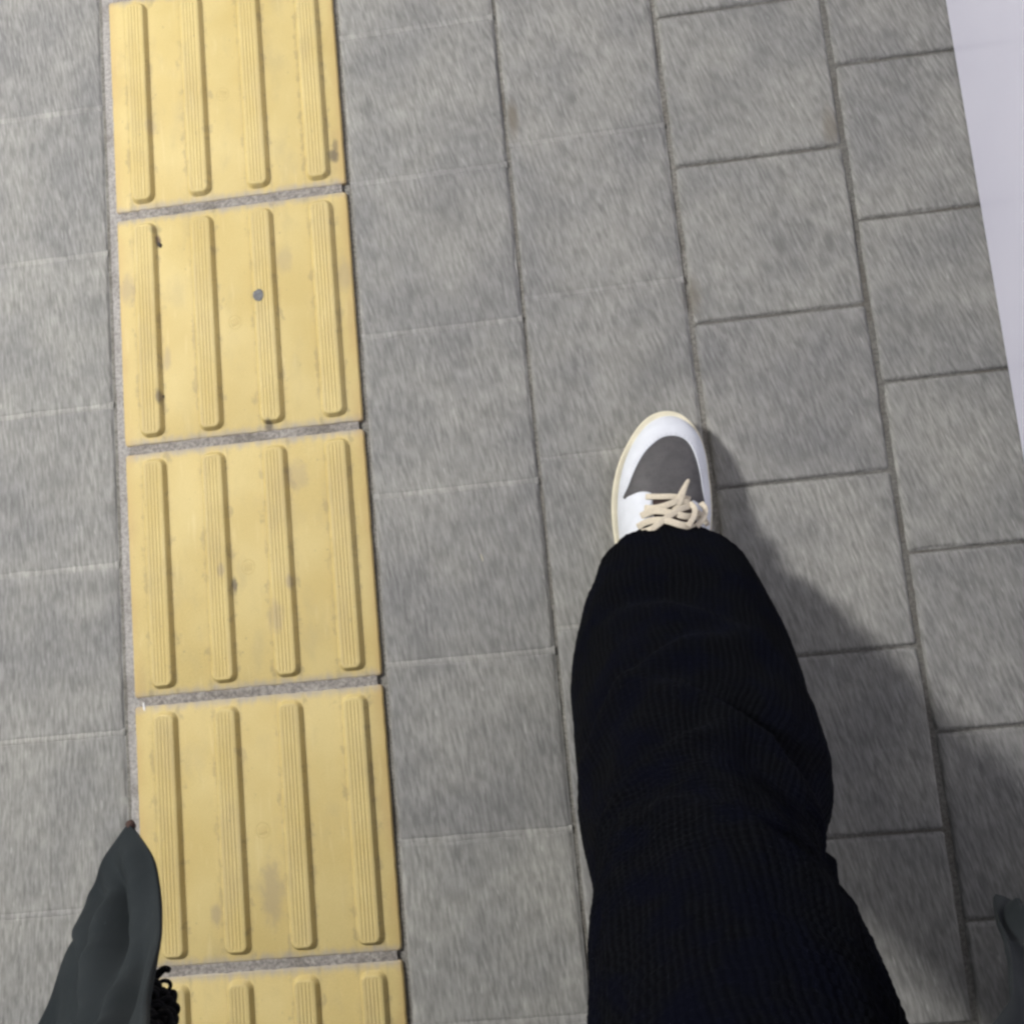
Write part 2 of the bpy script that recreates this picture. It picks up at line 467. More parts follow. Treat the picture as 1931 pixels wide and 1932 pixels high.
# cross joints filled flush with pale mortar in the columns nearest the strip
parts = []
for x0, x1, off, gap in columns:
    if gap in (0.0030,) or x1 < -0.9: continue
    y = off - math.floor((off - Y0)/Q)*Q
    while y < Y1:
        if -2 < y < 1:
            V, F = [], []; nx, nyy = 120, 8; hw = gap/2 + 0.0026
            for j in range(nyy+1):
                for i in range(nx+1):
                    x = x0 + 0.0012 + (x1-x0-0.0024)*i/nx; t = -1 + 2*j/nyy
                    zz = -0.0014 + 0.0011*math.sqrt(1 - t*t) + 0.0003*noise.noise(Vector((x*22, y*9, 2))) + 0.0002*noise.noise(Vector((x*170, (y+t*hw)*170, 2)))
                    V.append((x, y + t*hw*(1 + 0.25*noise.noise(Vector((x*30, y*7, 5)))), zz))
            for j in range(nyy):
                for i in range(nx):
                    a = j*(nx+1)+i; F.append((a, a+1, a+nx+2, a+nx+1))
            parts.append((V, F))
        y += Q
v, f = join(parts)
tag(obj('pavement_mortar', v, f, M['flush_mortar']), kind='structure')
# ------------------------------------------------------------------ tactile blocks
def tile_mesh(seed):
    hx, hy, r = 0.1495, 0.1480, 0.004
    rnd = random.Random(seed); P = []
    for cx, cy, a0 in ((hx-r, hy-r, 0), (-hx+r, hy-r, 90), (-hx+r, -hy+r, 180), (hx-r, -hy+r, 270)):
        for k in range(5):
            a = math.radians(a0 + k*22.5); P.append((cx + r*math.cos(a), cy + r*math.sin(a)))
    D = []
    for i in range(len(P)):
        a, b = Vector(P[i]), Vector(P[(i+1) % len(P)])
        n = max(1, int((b-a).length/0.003))
        for k in range(n): D.append(a.lerp(b, k/n))
    rings = []
    for ins, z in ((0.0024, TH), (0.0010, TH-0.0004), (0.0002, TH-0.0014), (0, TH-0.003), (0, TH-0.03)):
        ring = []
        for p in D:
            w = 0.0008*noise.noise(Vector((p.x*60, p.y*60, seed))) + 0.0004*noise.noise(Vector((p.x*260, p.y*260, seed)))
            d = 1 - (ins + max(0, w))/0.15
            ring.append((p.x*d, p.y*d, z))
        rings.append(ring)
    V, F = loft(rings); F.append(tuple(range(len(D)))[::-1])
    return V, F
def bar_mesh():
    hw, hl, slope, rr = 0.0160, 0.1400, 0.0054, 0.0115
    xs = [-hw + 2*hw*i/64 for i in range(65)]
    ys = sorted(set([-hl + 0.022*i/30 for i in range(31)] + [hl - 0.022*i/30 for i in range(31)] +
                    [-hl + 0.022 + (2*hl-0.044)*i/40 for i in range(41)]))
    V, F = [], []
    for y in ys:
        for x in xs:
            qx, qy = abs(x) - (hw - rr), abs(y) - (hl - rr)
            d = rr - (math.hypot(max(qx, 0), max(qy, 0)) + min(max(qx, qy), 0))    # depth inside the outline
            t = max(0.0, min(1.0, d/slope))
            h = BAR*(t*t*(3-2*t)*0.55 + 0.45*math.sin(t*math.pi/2))
            # fine grooves along the flat top
            if abs(x) < 0.0105:
                h += 0.00045*math.cos(x/0.0042*2*math.pi)*sstep(0.0055, 0.0090, d)
            V.append((x, y, h - 0.0003))
    nx = len(xs)
    for j in range(len(ys)-1):
        for i in range(nx-1):
            a = j*nx+i; F.append((a, a+1, a+nx+1, a+nx))
    return V, F
def mark_mesh():
    parts = []
    ring = [(0.0092*math.cos(a), 0.0105*math.sin(a), 0.0) for a in [2*math.pi*i/40 for i in range(41)]]
    parts.append(tube(ring, 0.0007, 6, 0.5))
    for x in (-0.0045, -0.0015, 0.0015, 0.0045):
        parts.append(tube([(x, -0.0055, 0), (x, 0, 0), (x, 0.0055, 0)], 0.0007, 6, 0.5))
    return join(parts)
tile_labels = {
    -1: 'yellow tactile paving block at the top edge, only a sliver showing',
    0: 'yellow tactile paving block with dark scuff at the lower end of its rightmost bar',
    1: 'yellow tactile paving block with the round grey gum spot on its third bar',
    2: 'unspotted yellow tactile paving block directly below the one with the grey gum spot',
    3: 'yellow tactile paving block whose left bar runs down behind the dark pointed coat corner',
    4: 'yellow tactile paving block cut off at the bottom beside the black knitted fringe'}
bar_src = mark_src = None
bar_v = bar_mesh(); mark_v = mark_mesh()
for k in range(-2, 8):
    vis = k in tile_labels
    if not vis and k not in (-2, 5): continue
    yc = -TP*(k + 0.5)
    rnd = random.Random(50 + k)
    t = empty('tactile_paving_block', (0.15, yc, 0),
              tile_labels.get(k, 'yellow tactile paving block beyond the %s end of the strip' % ('far' if k < 0 else 'near')),
              'tactile paving', 'yellow tactile paving blocks laid in one strip')
    t.rotation_euler = (rnd.uniform(-0.0015, 0.0015), rnd.uniform(-0.0015, 0.0015), rnd.uniform(-0.002, 0.002))
    V, F = tile_mesh(10 + k)
    obj('slab', V, F, M['yellow'], t)
    for i in range(4):
        if bar_src is None:
            b = bar_src = obj('bar', *bar_v, M['yellow'], t)
        else:
            b = bar_src.copy(); col.objects.link(b); b.parent = t
        b.location = ((-0.1125, -0.0380, 0.0385, 0.1155)[i], 0, TH)
    if mark_src is None:
        m_ = mark_src = obj('cast_mark', *mark_v, M['mark'], t)
    else:
        m_ = mark_src.copy(); col.objects.link(m_); m_.parent = t
    m_.location = (-0.002, -0.005, TH - 0.0001); m_.scale = (0.85, 0.85, 0.8); m_.rotation_euler.z = rnd.uniform(-0.5, 0.5)

# ------------------------------------------------------------------ small litter
def blob(rx, ry, h, seed, n=28, rings=7, rag=0.25):
    R_ = []
    for j in range(rings):
        t = j/(rings-1); ring = []
        for i in range(n):
            a = 2*math.pi*i/n
            w = 1 + rag*noise.noise(Vector((math.cos(a)*1.3, math.sin(a)*1.3, seed)))
            rr = math.cos(t*math.pi/2*0.97)**0.7*w
            ring.append((rx*rr*math.cos(a), ry*rr*math.sin(a), h*math.sin(t*math.pi/2)))
        R_.append(ring)
    return loft(R_, True, False, True)
o = obj('chewing_gum', *blob(0.0072, 0.0078, 0.0012, 3.1, rag=0.18), M['gum'], loc=(0.1818, -0.4350, TH+BAR-0.0002))
tag(o, 'flattened round grey chewing gum stuck on a bar of the yellow strip', 'chewing gum')
o = obj('paper_scrap', *blob(0.0016, 0.0055, 0.0012, 5.1), M['paper'], loc=(0.0120, -0.9235, 0.0016))
o.rotation_euler.z = 0.12
tag(o, 'tiny white paper scrap in the joint at the left edge of the yellow strip', 'litter')
o = obj('straw_bit', *blob(0.0010, 0.0046, 0.0008, 6.1), M['straw'], loc=(0.429, -0.787, 0.0006))
o.rotation_euler.z = 0.2
tag(o, 'pale straw bit lying on the grey paver left of the shoe', 'litter')
o = obj('pebble', *blob(0.0026, 0.0040, 0.0018, 8.1, rag=0.5), M['grit'], loc=(0.0560, -0.3500, TH))
o.rotation_euler.z = 0.5
tag(o, 'small dark pebble beside the upper end of a yellow bar', 'pebble')
o = obj('pebble', *blob(0.0030, 0.0042, 0.0016, 9.1, rag=0.5), M['grit'], loc=(0.0500, -0.5480, TH))
tag(o, 'small dark pebble beside the lower part of a yellow bar left of the shoe', 'pebble')

# ------------------------------------------------------------------ white panel wall on the right
WX = 1.0530
wall = empty('hoarding', (WX, 0, 0), 'glossy white smooth panel wall standing on the pavement at the right edge', 'wall')
def box(x0, x1, y0, y1, z0, z1, b=0.002):
    bm = bmesh.new()
    bmesh.ops.create_cube(bm, size=1)
    for vv in bm.verts:
        vv.co = Vector(((x0+x1)/2 + vv.co.x*(x1-x0), (y0+y1)/2 + vv.co.y*(y1-y0), (z0+z1)/2 + vv.co.z*(z1-z0)))
    if b: bmesh.ops.bevel(bm, geom=bm.edges[:], offset=b, segments=2, affect='EDGES')
    V = [tuple(vv.co) for vv in bm.verts]; F = [tuple(x.index for x in ff.verts) for ff in bm.faces]
    bm.free(); return V, F
obj('panel', *box(0, 0.04, -4.0, 3.0, 0.0006, 2.1, 0.0012), M['panel'], wall, smooth=False)
obj('top_rail', *box(-0.008, 0.048, -4.0, 3.0, 2.1, 2.14), M['panel_trim'], wall, smooth=False)

# ------------------------------------------------------------------ street lamp (the place's own light, up on the left)
LX, LY, LZ = -1.22, 0.16, 2.02
lamp = empty('street_lamp', (LX-0.75, LY, -0.03), 'grey steel street lamp standing to the left of the yellow strip', 'street lamp')
def lathe(prof, n=32):
    return loft([[(r*math.cos(2*math.pi*i/n), r*math.sin(2*math.pi*i/n), z) for i in range(n)] for r, z in prof], True, True, True)
obj('pole', *lathe([(0.09, 0), (0.09, 0.25), (0.055, 0.3), (0.045, LZ+0.24), (0.045, LZ+0.26)]), M['steel'], lamp)
obj('arm', *tube([(0, 0, LZ+0.2), (0.2, 0, LZ+0.31), (0.45, 0, LZ+0.35), (0.66, 0, LZ+0.31)], 0.025, 12), M['steel'], lamp)
V, F = lathe([(0.05, LZ+0.37), (0.16, LZ+0.34), (0.20, LZ+0.27), (0.20, LZ+0.235)])
obj('lamp_head', [(x+0.75, y, z) for x, y, z in V], F, M['steel'], lamp)
V, F = lathe([(0.17, LZ+0.234), (0.16, LZ+0.215), (0.08, LZ+0.205), (0.01, LZ+0.20)])
obj('diffuser', [(x+0.75, y, z) for x, y, z in V], F, M['glass'], lamp)
ld = bpy.data.lights.new('lamp_light', 'POINT')
ld.energy = LAMP_POWER; ld.color = (1.0, 0.975, 0.945); ld.shadow_soft_size = 0.17
lo = bpy.data.objects.new('lamp_light', ld); col.objects.link(lo)
lo.parent = lamp; lo.location = (0.75, 0, LZ)

# ------------------------------------------------------------------ the walking person
person = empty('person', (0.62, -1.15, 0),
    'person in black knitted trousers, open charcoal coat and white sneaker, seen from above mid stride', 'person')
ploc = Vector(person.location)
def pobj(name, V, F, mat, parent=None, **kw):
    """V in world coordinates"""
    par = parent or person
    base = ploc if par is person else ploc + Vector(par.location)
    return obj(name, [Vector(v) - base for v in V], F, mat, par, **kw)

# body: one skinned figure
bv = [(0.60,-1.36,0.86),(0.60,-1.36,1.02),(0.60,-1.34,1.18),(0.60,-1.33,1.36),(0.60,-1.32,1.46),(0.60,-1.29,1.56),(0.60,-1.29,1.64),
      (0.53,-1.33,0.82),(0.60,-1.10,0.48),(0.632,-0.92,0.11),(0.632,-0.86,0.05),(0.642,-0.74,0.035),
      (0.69,-1.38,0.82),(0.73,-1.44,0.46),(0.74,-1.66,0.13),(0.74,-1.61,0.05),(0.745,-1.48,0.035),
      (0.42,-1.34,1.36),(0.34,-1.40,1.10),(0.33,-1.28,0.88),(0.33,-1.22,0.80),
      (0.78,-1.34,1.36),(0.86,-1.40,1.10),(0.86,-1.28,0.88),(0.86,-1.22,0.80)]
be = [(0,1),(1,2),(2,3),(3,4),(4,5),(5,6),(0,7),(7,8),(8,9),(9,10),(10,11),(0,12),(12,13),(13,14),(14,15),(15,16),
      (3,17),(17,18),(18,19),(19,20),(3,21),(21,22),(22,23),(23,24)]
br = [0.105,0.10,0.115,0.10,0.05,0.085,0.075, 0.075,0.050,0.034,0.030,0.020, 0.075,0.050,0.034,0.030,0.020,
      0.050,0.038,0.028,0.03, 0.050,0.038,0.028,0.03]
me = bpy.data.meshes.new('body'); me.from_pydata([Vector(v)-ploc for v in bv], be, []); me.update()
body = bpy.data.objects.new('body', me); col.objects.link(body); body.parent = person
sk = body.modifiers.new('skin', 'SKIN'); sk.use_smooth_shade = True
for i, r in enumerate(br):
    me.skin_vertices[0].data[i].radius = (r, r*0.85 if i < 4 else r)
me.skin_vertices[0].data[0].use_root = True
ss = body.modifiers.new('sub', 'SUBSURF'); ss.levels = ss.render_levels = 1
me.materials.append(M['skin'])
V, F = loft([[(0.60 + 0.098*math.sin(t)*math.cos(a), -1.30 + 0.108*math.sin(t)*math.sin(a), 1.60 + 0.125*math.cos(t))
              for a in [2*math.pi*i/32 for i in range(32)]] for t in [0.05 + 1.55*j/14 for j in range(15)]], True, True, False)
pobj('hair', V, F, M['hair'])

# trousers: legs lofted along the stride, knitted rings and folds in the mesh
left_rows = [  # z, y centre, x left, x right, half depth
    (0.10, -0.890, 0.541, 0.736, 0.110), (0.16, -0.930, 0.529, 0.743, 0.104), (0.20, -0.966, 0.5245, 0.7435, 0.105),
    (0.28, -1.006, 0.5265, 0.7355, 0.102), (0.33, -1.030, 0.5285, 0.729, 0.098), (0.37, -1.047, 0.5315, 0.7085, 0.094),
    (0.41, -1.062, 0.5360, 0.6965, 0.088), (0.46, -1.076, 0.5400, 0.6875, 0.085), (0.51, -1.096, 0.5320, 0.692, 0.088),
    (0.56, -1.122, 0.5265, 0.697, 0.092), (0.64, -1.19, 0.515, 0.71, 0.10), (0.74, -1.27, 0.50, 0.725, 0.11),
    (0.83, -1.33, 0.48, 0.73, 0.12)]
right_rows = [(0.12, -1.60, 0.65, 0.85, 0.10), (0.2, -1.58, 0.65, 0.845, 0.10), (0.3, -1.53, 0.66, 0.835, 0.09),
    (0.42, -1.48, 0.665, 0.82, 0.085), (0.52, -1.46, 0.655, 0.82, 0.088), (0.64, -1.44, 0.63, 0.82, 0.10), (0.83, -1.40, 0.59, 0.80, 0.115)]
def leg_cloth(rows, nseg=300, nr=420, fold=1.0, ph=0.0, hem=True):
    """returns verts, faces, uvs"""
    R_, UV = [], []
    m = len(rows) - 1; L_ = 0; prev = None
    for j in range(nr + 1):
        t = m*j/nr
        z, yc, xl, xr_, ry = cr(rows, t)
        xc, rx = (xl + xr_)/2, (xr_ - xl)/2
        c = Vector((xc, yc, z))
        if prev is not None: L_ += (c - prev).length
        prev = c
        low = sstep(0.47, 0.40, z) if z < 0.47 else 0.0
        ring = []
        for i in range(nseg):
            a = 2*math.pi*i/nseg
            ca, sa = math.cos(a), math.sin(a)
            # soft long folds
            q = Vector((ca*1.7, sa*1.7, z*6 + ph))
            d = 0.0055*noise.noise(q)*fold + 0.0022*noise.noise(Vector((ca*5, sa*5, z*22 + ph)))*fold
            # sagging cross folds on the front of the shin and below the knee
            for z0, amp, w, a0, tl in ((0.235, 0.0050, 0.020, 1.4, 0.05), (0.300, 0.0060, 0.018, 2.0, -0.05),
                                       (0.365, 0.0075, 0.017, 1.0, 0.06), (0.425, 0.0050, 0.014, 1.9, -0.04),
                                       (0.520, 0.0040, 0.018, 1.3, 0.05)):
                dz = z - (z0 + tl*ca + 0.010*noise.noise(Vector((ca*2, sa*2, z0*9))))
                fa = max(0.0, math.cos((a - a0)*1.3)) if abs(((a - a0 + math.pi) % (2*math.pi)) - math.pi) < 1.2 else 0.0
                d += 1.7*amp*fold*fa*math.exp(-(dz/w)**2) - 0.9*amp*fold*fa*math.exp(-((dz+0.030)/w)**2)
            # knit: ribs round the leg and rows of stitches along it
            up = 1 - low
            d += (0.00010 + 0.00150*up)*math.sin(L_*2*math.pi/0.0052 + 1.5*noise.noise(Vector((ca*3, sa*3, z*20))))*(0.6 + 0.8*noise.noise(Vector((ca*9, sa*9, z*60))))
            d += 0.00022*math.sin(a*nseg/4 + 3*noise.noise(Vector((ca*3, sa*3, z*12))))
            d += 0.0006*noise.noise(Vector((ca*60, sa*60, z*400)))
            dd = 1.0
            ring.append(c + Vector((ca*(rx + d), sa*(ry + d), 0.0)))
            UV.append((i/nseg, L_))
        # the hem hangs lower behind and lies up on the shoe in front
        if hem:
            k_ = sstep(0.20, 0.09, z) if z < 0.2 else 0
            ring = [Vector((p.x, p.y, p.z - 0.060*k_*sstep(yc+ry, yc-ry, p.y))) for p in ring]
        R_.append(ring)
    inner = [Vector(((p.x - c0.x)*0.955 + c0.x, (p.y - c0.y)*0.955 + c0.y, p.z)) for c0 in [sum(R_[0], Vector())/nseg] for p in R_[0]]
    inner2 = [p + Vector((0, -0.050, 0.045)) for p in inner]
    V, F = loft([inner2, inner] + R_)
    UV = [(i/nseg, -0.02) for i in range(nseg)] + [(i/nseg, -0.005) for i in range(nseg)] + UV
    return V, F, UV
V1, F1, U1 = leg_cloth(left_rows)
V2, F2, U2 = leg_cloth(right_rows, 120, 160, 0.8, 5.0)
# seat part joining both legs
seat = []
for z, rx, ry, xc, yc in ((0.80, 0.150, 0.125, 0.605, -1.365), (0.86, 0.165, 0.13, 0.605, -1.365), (0.92, 0.160, 0.125, 0.603, -1.36), (1.02, 0.145, 0.115, 0.60, -1.355)):
    seat.append([(xc + rx*math.cos(2*math.pi*i/64), yc + ry*math.sin(2*math.pi*i/64), z) for i in range(64)])
V3, F3 = loft(seat, True, True, True)
V, F = join([(V1, F1), (V2, F2), (V3, F3)])
pobj('trousers', V, F, M['knit'], uvs=U1 + U2 + [(i/64.0, 0.1) for i in range(len(V3))])

# sneaker --------------------------------------------------------------
SC = Vector((0.645, -0.742, 0.0))    # centre of the fore part
outline = [(0.6995,-0.742),(0.6995,-0.725),(0.6995,-0.706),(0.698,-0.690),(0.694,-0.674),(0.686,-0.6595),(0.675,-0.6490),(0.663,-0.6440),
           (0.650,-0.6438),(0.636,-0.6490),(0.621,-0.6620),(0.607,-0.6810),(0.5965,-0.7010),(0.5890,-0.7240),(0.5850,-0.7470),(0.5840,-0.7700),
           (0.5850,-0.7950),(0.5880,-0.8300),(0.5930,-0.8700),(0.6000,-0.9050),(0.6130,-0.9280),(0.6320,-0.9380),
           (0.6520,-0.9340),(0.6680,-0.9160),(0.6770,-0.8850),(0.6830,-0.8450),(0.6900,-0.8050),(0.6970,-0.7700)]
NT = 168
def ray_radius(poly, a):
    d = Vector((math.cos(a), math.sin(a))); best = 0
    for i in range(len(poly)):
        p = Vector(poly[i]) - SC.xy; q = Vector(poly[(i+1) % len(poly)]) - SC.xy; e = q - p
        den = d.x*e.y - d.y*e.x
        if abs(den) < 1e-12: continue
        t = (p.x*e.y - p.y*e.x)/den; s_ = (p.x*d.y - p.y*d.x)/den
        if t > 0 and -1e-9 <= s_ <= 1+1e-9: best = max(best, t)
    return best
def densify(poly, k=8):
    n = len(poly); out = []
    for i in range(n):
        a, b, c, d = poly[i-1], poly[i], poly[(i+1) % n], poly[(i+2) % n]
        for j in range(k): out.append(cr([a, b, c, d], 1 + j/k))
    return out
od = densify(outline)
ANG = [2*math.pi*i/NT for i in range(NT)]
RO = [ray_radius(od, a) for a in ANG]
grey = [(0.6855,-0.735),(0.6840,-0.714),(0.6805,-0.696),(0.6745,-0.6845),(0.6640,-0.6790),(0.6500,-0.6790),(0.6360,-0.6870),(0.6250,-0.6975),
        (0.6140,-0.7140),(0.6050,-0.7310),(0.5985,-0.7425),(0.6080,-0.7450),(0.6200,-0.7425),(0.6320,-0.7480),(0.6450,-0.7510),(0.6600,-0.7540),(0.6750,-0.7590),(0.6845,-0.7640)]
gd = densify(grey, 6)
RG = [max(0.006, ray_radius(gd, a)) for a in ANG]
def top_h(x, y):
    back = max(0.0, -0.735 - y)
    return 0.034 + 0.10*min(back, 0.02) + 0.055*sstep(0.0, 0.10, back) + 0.012*sstep(-0.66, -0.74, y)
def zsurf(x, y, r):
    r = min(1.0, r); return 0.027 + top_h(x, y)*(1 - r**3.0)**0.55
def spt(a, rad, RR, off=0.0):
    x = SC.x + rad*math.cos(a); y = SC.y + rad*math.sin(a)
    return Vector((x, y, zsurf(x, y, rad/RR) + off))
def make_sneaker():
    """world-space pieces of the front shoe"""
    P_ = {}
    # sole: cream cupsole with a bevelled rim and a stitched groove
    rings = []
    for ins, z in ((0.006, 0.0), (0.0015, 0.003), (0.0, 0.010), (0.0, 0.022), (0.0006, 0.0255), (0.0014, 0.0275), (0.0030, 0.0270), (0.0065, 0.0262), (0.012, 0.0262)):
        rings.append([(SC.x + (R_ - ins)*math.cos(a), SC.y + (R_ - ins)*math.sin(a), z + 0.008*sstep(-0.69, -0.645, SC.y + R_*math.sin(a))*(1 if z > 0.005 else 0.5)) for a, R_ in zip(ANG, RO)])
    P_['sole'] = (*loft(rings, True, True, True), 'sole')
    INS = [0.0022 + 0.0048*sstep(0.75, -0.25, math.cos(a)) for a in ANG]
    ru = [R_ - q_ for R_, q_ in zip(RO, INS)]
    # toe box
    rings = []
    for j in range(22):
        t = 0.02 + 0.98*j/21
        rings.append([spt(a, min(g_, R_*0.97)*t*1.02, R_) for a, g_, R_ in zip(ANG, RG, ru)])
    P_['toe_box'] = (*loft(rings, True, True, False), 'grey_leather')
    # white upper: mudguard round the toe, quarters and heel, with a rolled inner edge
    rings = []
    prof = [(0.0, -0.0008), (0.0, 0.0008), (0.012, 0.0016), (0.05, 0.0019)] + [(0.05 + 0.95*k/16, 0.0018) for k in range(1, 17)]
    for t, off in prof:
        rings.append([spt(a, min(g_, R_*0.96) + (R_ - min(g_, R_*0.96))*t, R_, off) for a, g_, R_ in zip(ANG, RG, ru)])
    P_['upper'] = (*loft(rings), 'white_leather')
    # double stitching that follows the inner edge of the mudguard
    st = []
    for o_ in (0.0020, 0.0040):
        for i in range(8, 96, 1):
            if i % 2: continue
            a0, a1 = ANG[i], ANG[i+1]
            p = spt(a0, RG[i] + o_, ru[i], 0.0021); q = spt(a1, RG[i+1] + o_, ru[i+1], 0.0021)
            st.append(tube([p, p.lerp(q, 0.5), p.lerp(q, 0.85)], 0.00028, 5))
    P_['stitching'] = (*join(st), 'stitch')
    # tongue
    def surf(x, y, off):
        p = Vector((x, y)) - SC.xy; a = math.atan2(p.y, p.x) % (2*math.pi)
        R_ = ru[int(a/(2*math.pi)*NT) % NT]
        return Vector((x, y, zsurf(x, y, p.length/R_) + off))
    rows = []
    for j in range(24):
        t = j/23; y = -0.7500 - 0.085*t; hw = 0.022 + 0.004*t
        rows.append([surf(0.651 - 0.02*t*0 + (s_)*hw, y - 0.006*(s_), 0.0024 + 0.0035*(1 - s_*s_)) for s_ in [-1 + 2*i/14 for i in range(15)]])
    P_['tongue'] = (*loft(rows, False), 'tongue')
    # eyestays: raised flaps both sides of the tongue
    def flap(pts, thick=0.0030, n=14):
        c = Vector((sum(p[0] for p in pts)/len(pts), sum(p[1] for p in pts)/len(pts)))
        D = densify(pts, 6); rings = []
        for s_, off in ((1.0, 0.0), (1.0, thick*0.7), (0.96, thick), (0.75, thick*1.05), (0.5, thick*1.1), (0.25, thick*1.1), (0.02, thick*1.1)):
            rings.append([surf(c.x + (p[0]-c.x)*s_, c.y + (p[1]-c.y)*s_, off) for p in D])
        return loft(rings, True, False, True)
    lf = flap([(0.6005,-0.7445),(0.608,-0.7415),(0.618,-0.7400),(0.628,-0.7430),(0.6300,-0.7500),(0.6250,-0.7600),(0.6190,-0.7720),(0.6150,-0.7900),(0.6080,-0.8100),(0.5980,-0.8050),(0.5950,-0.7800),(0.5960,-0.7580)])
    rf = flap([(0.6700,-0.7560),(0.6780,-0.7600),(0.6845,-0.7670),(0.6860,-0.7850),(0.6850,-0.8100),(0.6770,-0.8120),(0.6740,-0.7950),(0.6700,-0.7750)])
    P_['eyestay'] = (*lf, 'white_leather'); P_['eyestay '] = (*rf, 'white_leather')
    # flat cotton laces zig-zagging over the tongue
    def lace(pts, w=0.0040, thick=0.11, off=0.0055):
        w = w*0.88
        pp = [cr(pts, (len(pts)-1)*k/18) for k in range(19)]
        return tube([surf(p[0], p[1], off + p[2]) for p in pp], w, 10, thick)
    ls = [lace([(0.622,-0.7470,0.000),(0.636,-0.7495,0.003),(0.652,-0.7515,0.0035),(0.669,-0.7560,0.0010)], 0.0036),
          lace([(0.619,-0.7600,0.000),(0.630,-0.7625,0.004),(0.642,-0.7610,0.006),(0.654,-0.7580,0.006),(0.668,-0.7600,0.002)], 0.0040),
          lace([(0.614,-0.7690,0.000),(0.628,-0.7660,0.005),(0.644,-0.7700,0.006),(0.660,-0.7760,0.005),(0.677,-0.7760,0.000)], 0.0042),
          lace([(0.609,-0.7810,0.000),(0.622,-0.7770,0.004),(0.638,-0.7790,0.008),(0.654,-0.7860,0.006),(0.672,-0.7900,0.000)], 0.0042),
          lace([(0.612,-0.7880,0.002),(0.624,-0.7860,0.006),(0.640,-0.7760,0.009),(0.655,-0.7680,0.008),(0.667,-0.7640,0.004)], 0.0038),
          lace([(0.670,-0.7880,0.005),(0.679,-0.7790,0.009),(0.6835,-0.7680,0.008),(0.680,-0.7600,0.003)], 0.0034),
          lace([(0.660,-0.7880,0.008),(0.668,-0.7780,0.010),(0.671,-0.7680,0.009),(0.667,-0.7600,0.004)], 0.0034),
          lace([(0.672,-0.7700,0.004),(0.679,-0.7760,0.008),(0.684,-0.7860,0.006)], 0.0030)]
    P_['lace'] = (*join(ls), 'lace')
    # loose lace end that sticks up over the toe box
    e = [(0.6435,-0.786,0.088),(0.6495,-0.771,0.092),(0.6570,-0.756,0.092),(0.6640,-0.743,0.088),(0.6700,-0.7335,0.083)]
    pp = [cr(e, 4*k/16) for k in range(17)]
    P_['lace_end'] = (*tube(pp, [0.0050]*7 + [0.0049, 0.0046, 0.0042, 0.0038, 0.0034, 0.0030, 0.0026, 0.0023, 0.0020, 0.0013], 10, 0.28), 'lace')
    # padded collar
    cl = [(0.634 + 0.036*math.cos(a), -0.885 + 0.048*math.sin(a), 0.100 + 0.012*math.sin(a)) for a in [2*math.pi*i/40 for i in range(41)]]
    P_['collar'] = (*tube(cl, 0.007, 10), 'tongue')
    return P_
pieces = make_sneaker()
def add_sneaker(loc, rz=0.0, mirror=False, label=None):
    s_ = bpy.data.objects.new('sneaker', None); s_.empty_display_size = 0.05
    col.objects.link(s_); s_.parent = person
    s_.location = Vector(loc) - ploc; s_.rotation_euler.z = rz
    s_['label'] = label
    for nm, (V, F, mt) in pieces.items():
        W = [Vector(v) - SC for v in V]
        if mirror: W = [Vector((-v.x, v.y, v.z)) for v in W]
        obj(nm.strip(), W, F, M[mt], s_)
    return s_
add_sneaker(SC, label='white sneaker with grey toe box, cream sole and cream laces')
add_sneaker((0.735, -1.46, 0.0), mirror=True, label='rear sneaker hidden below the coat')

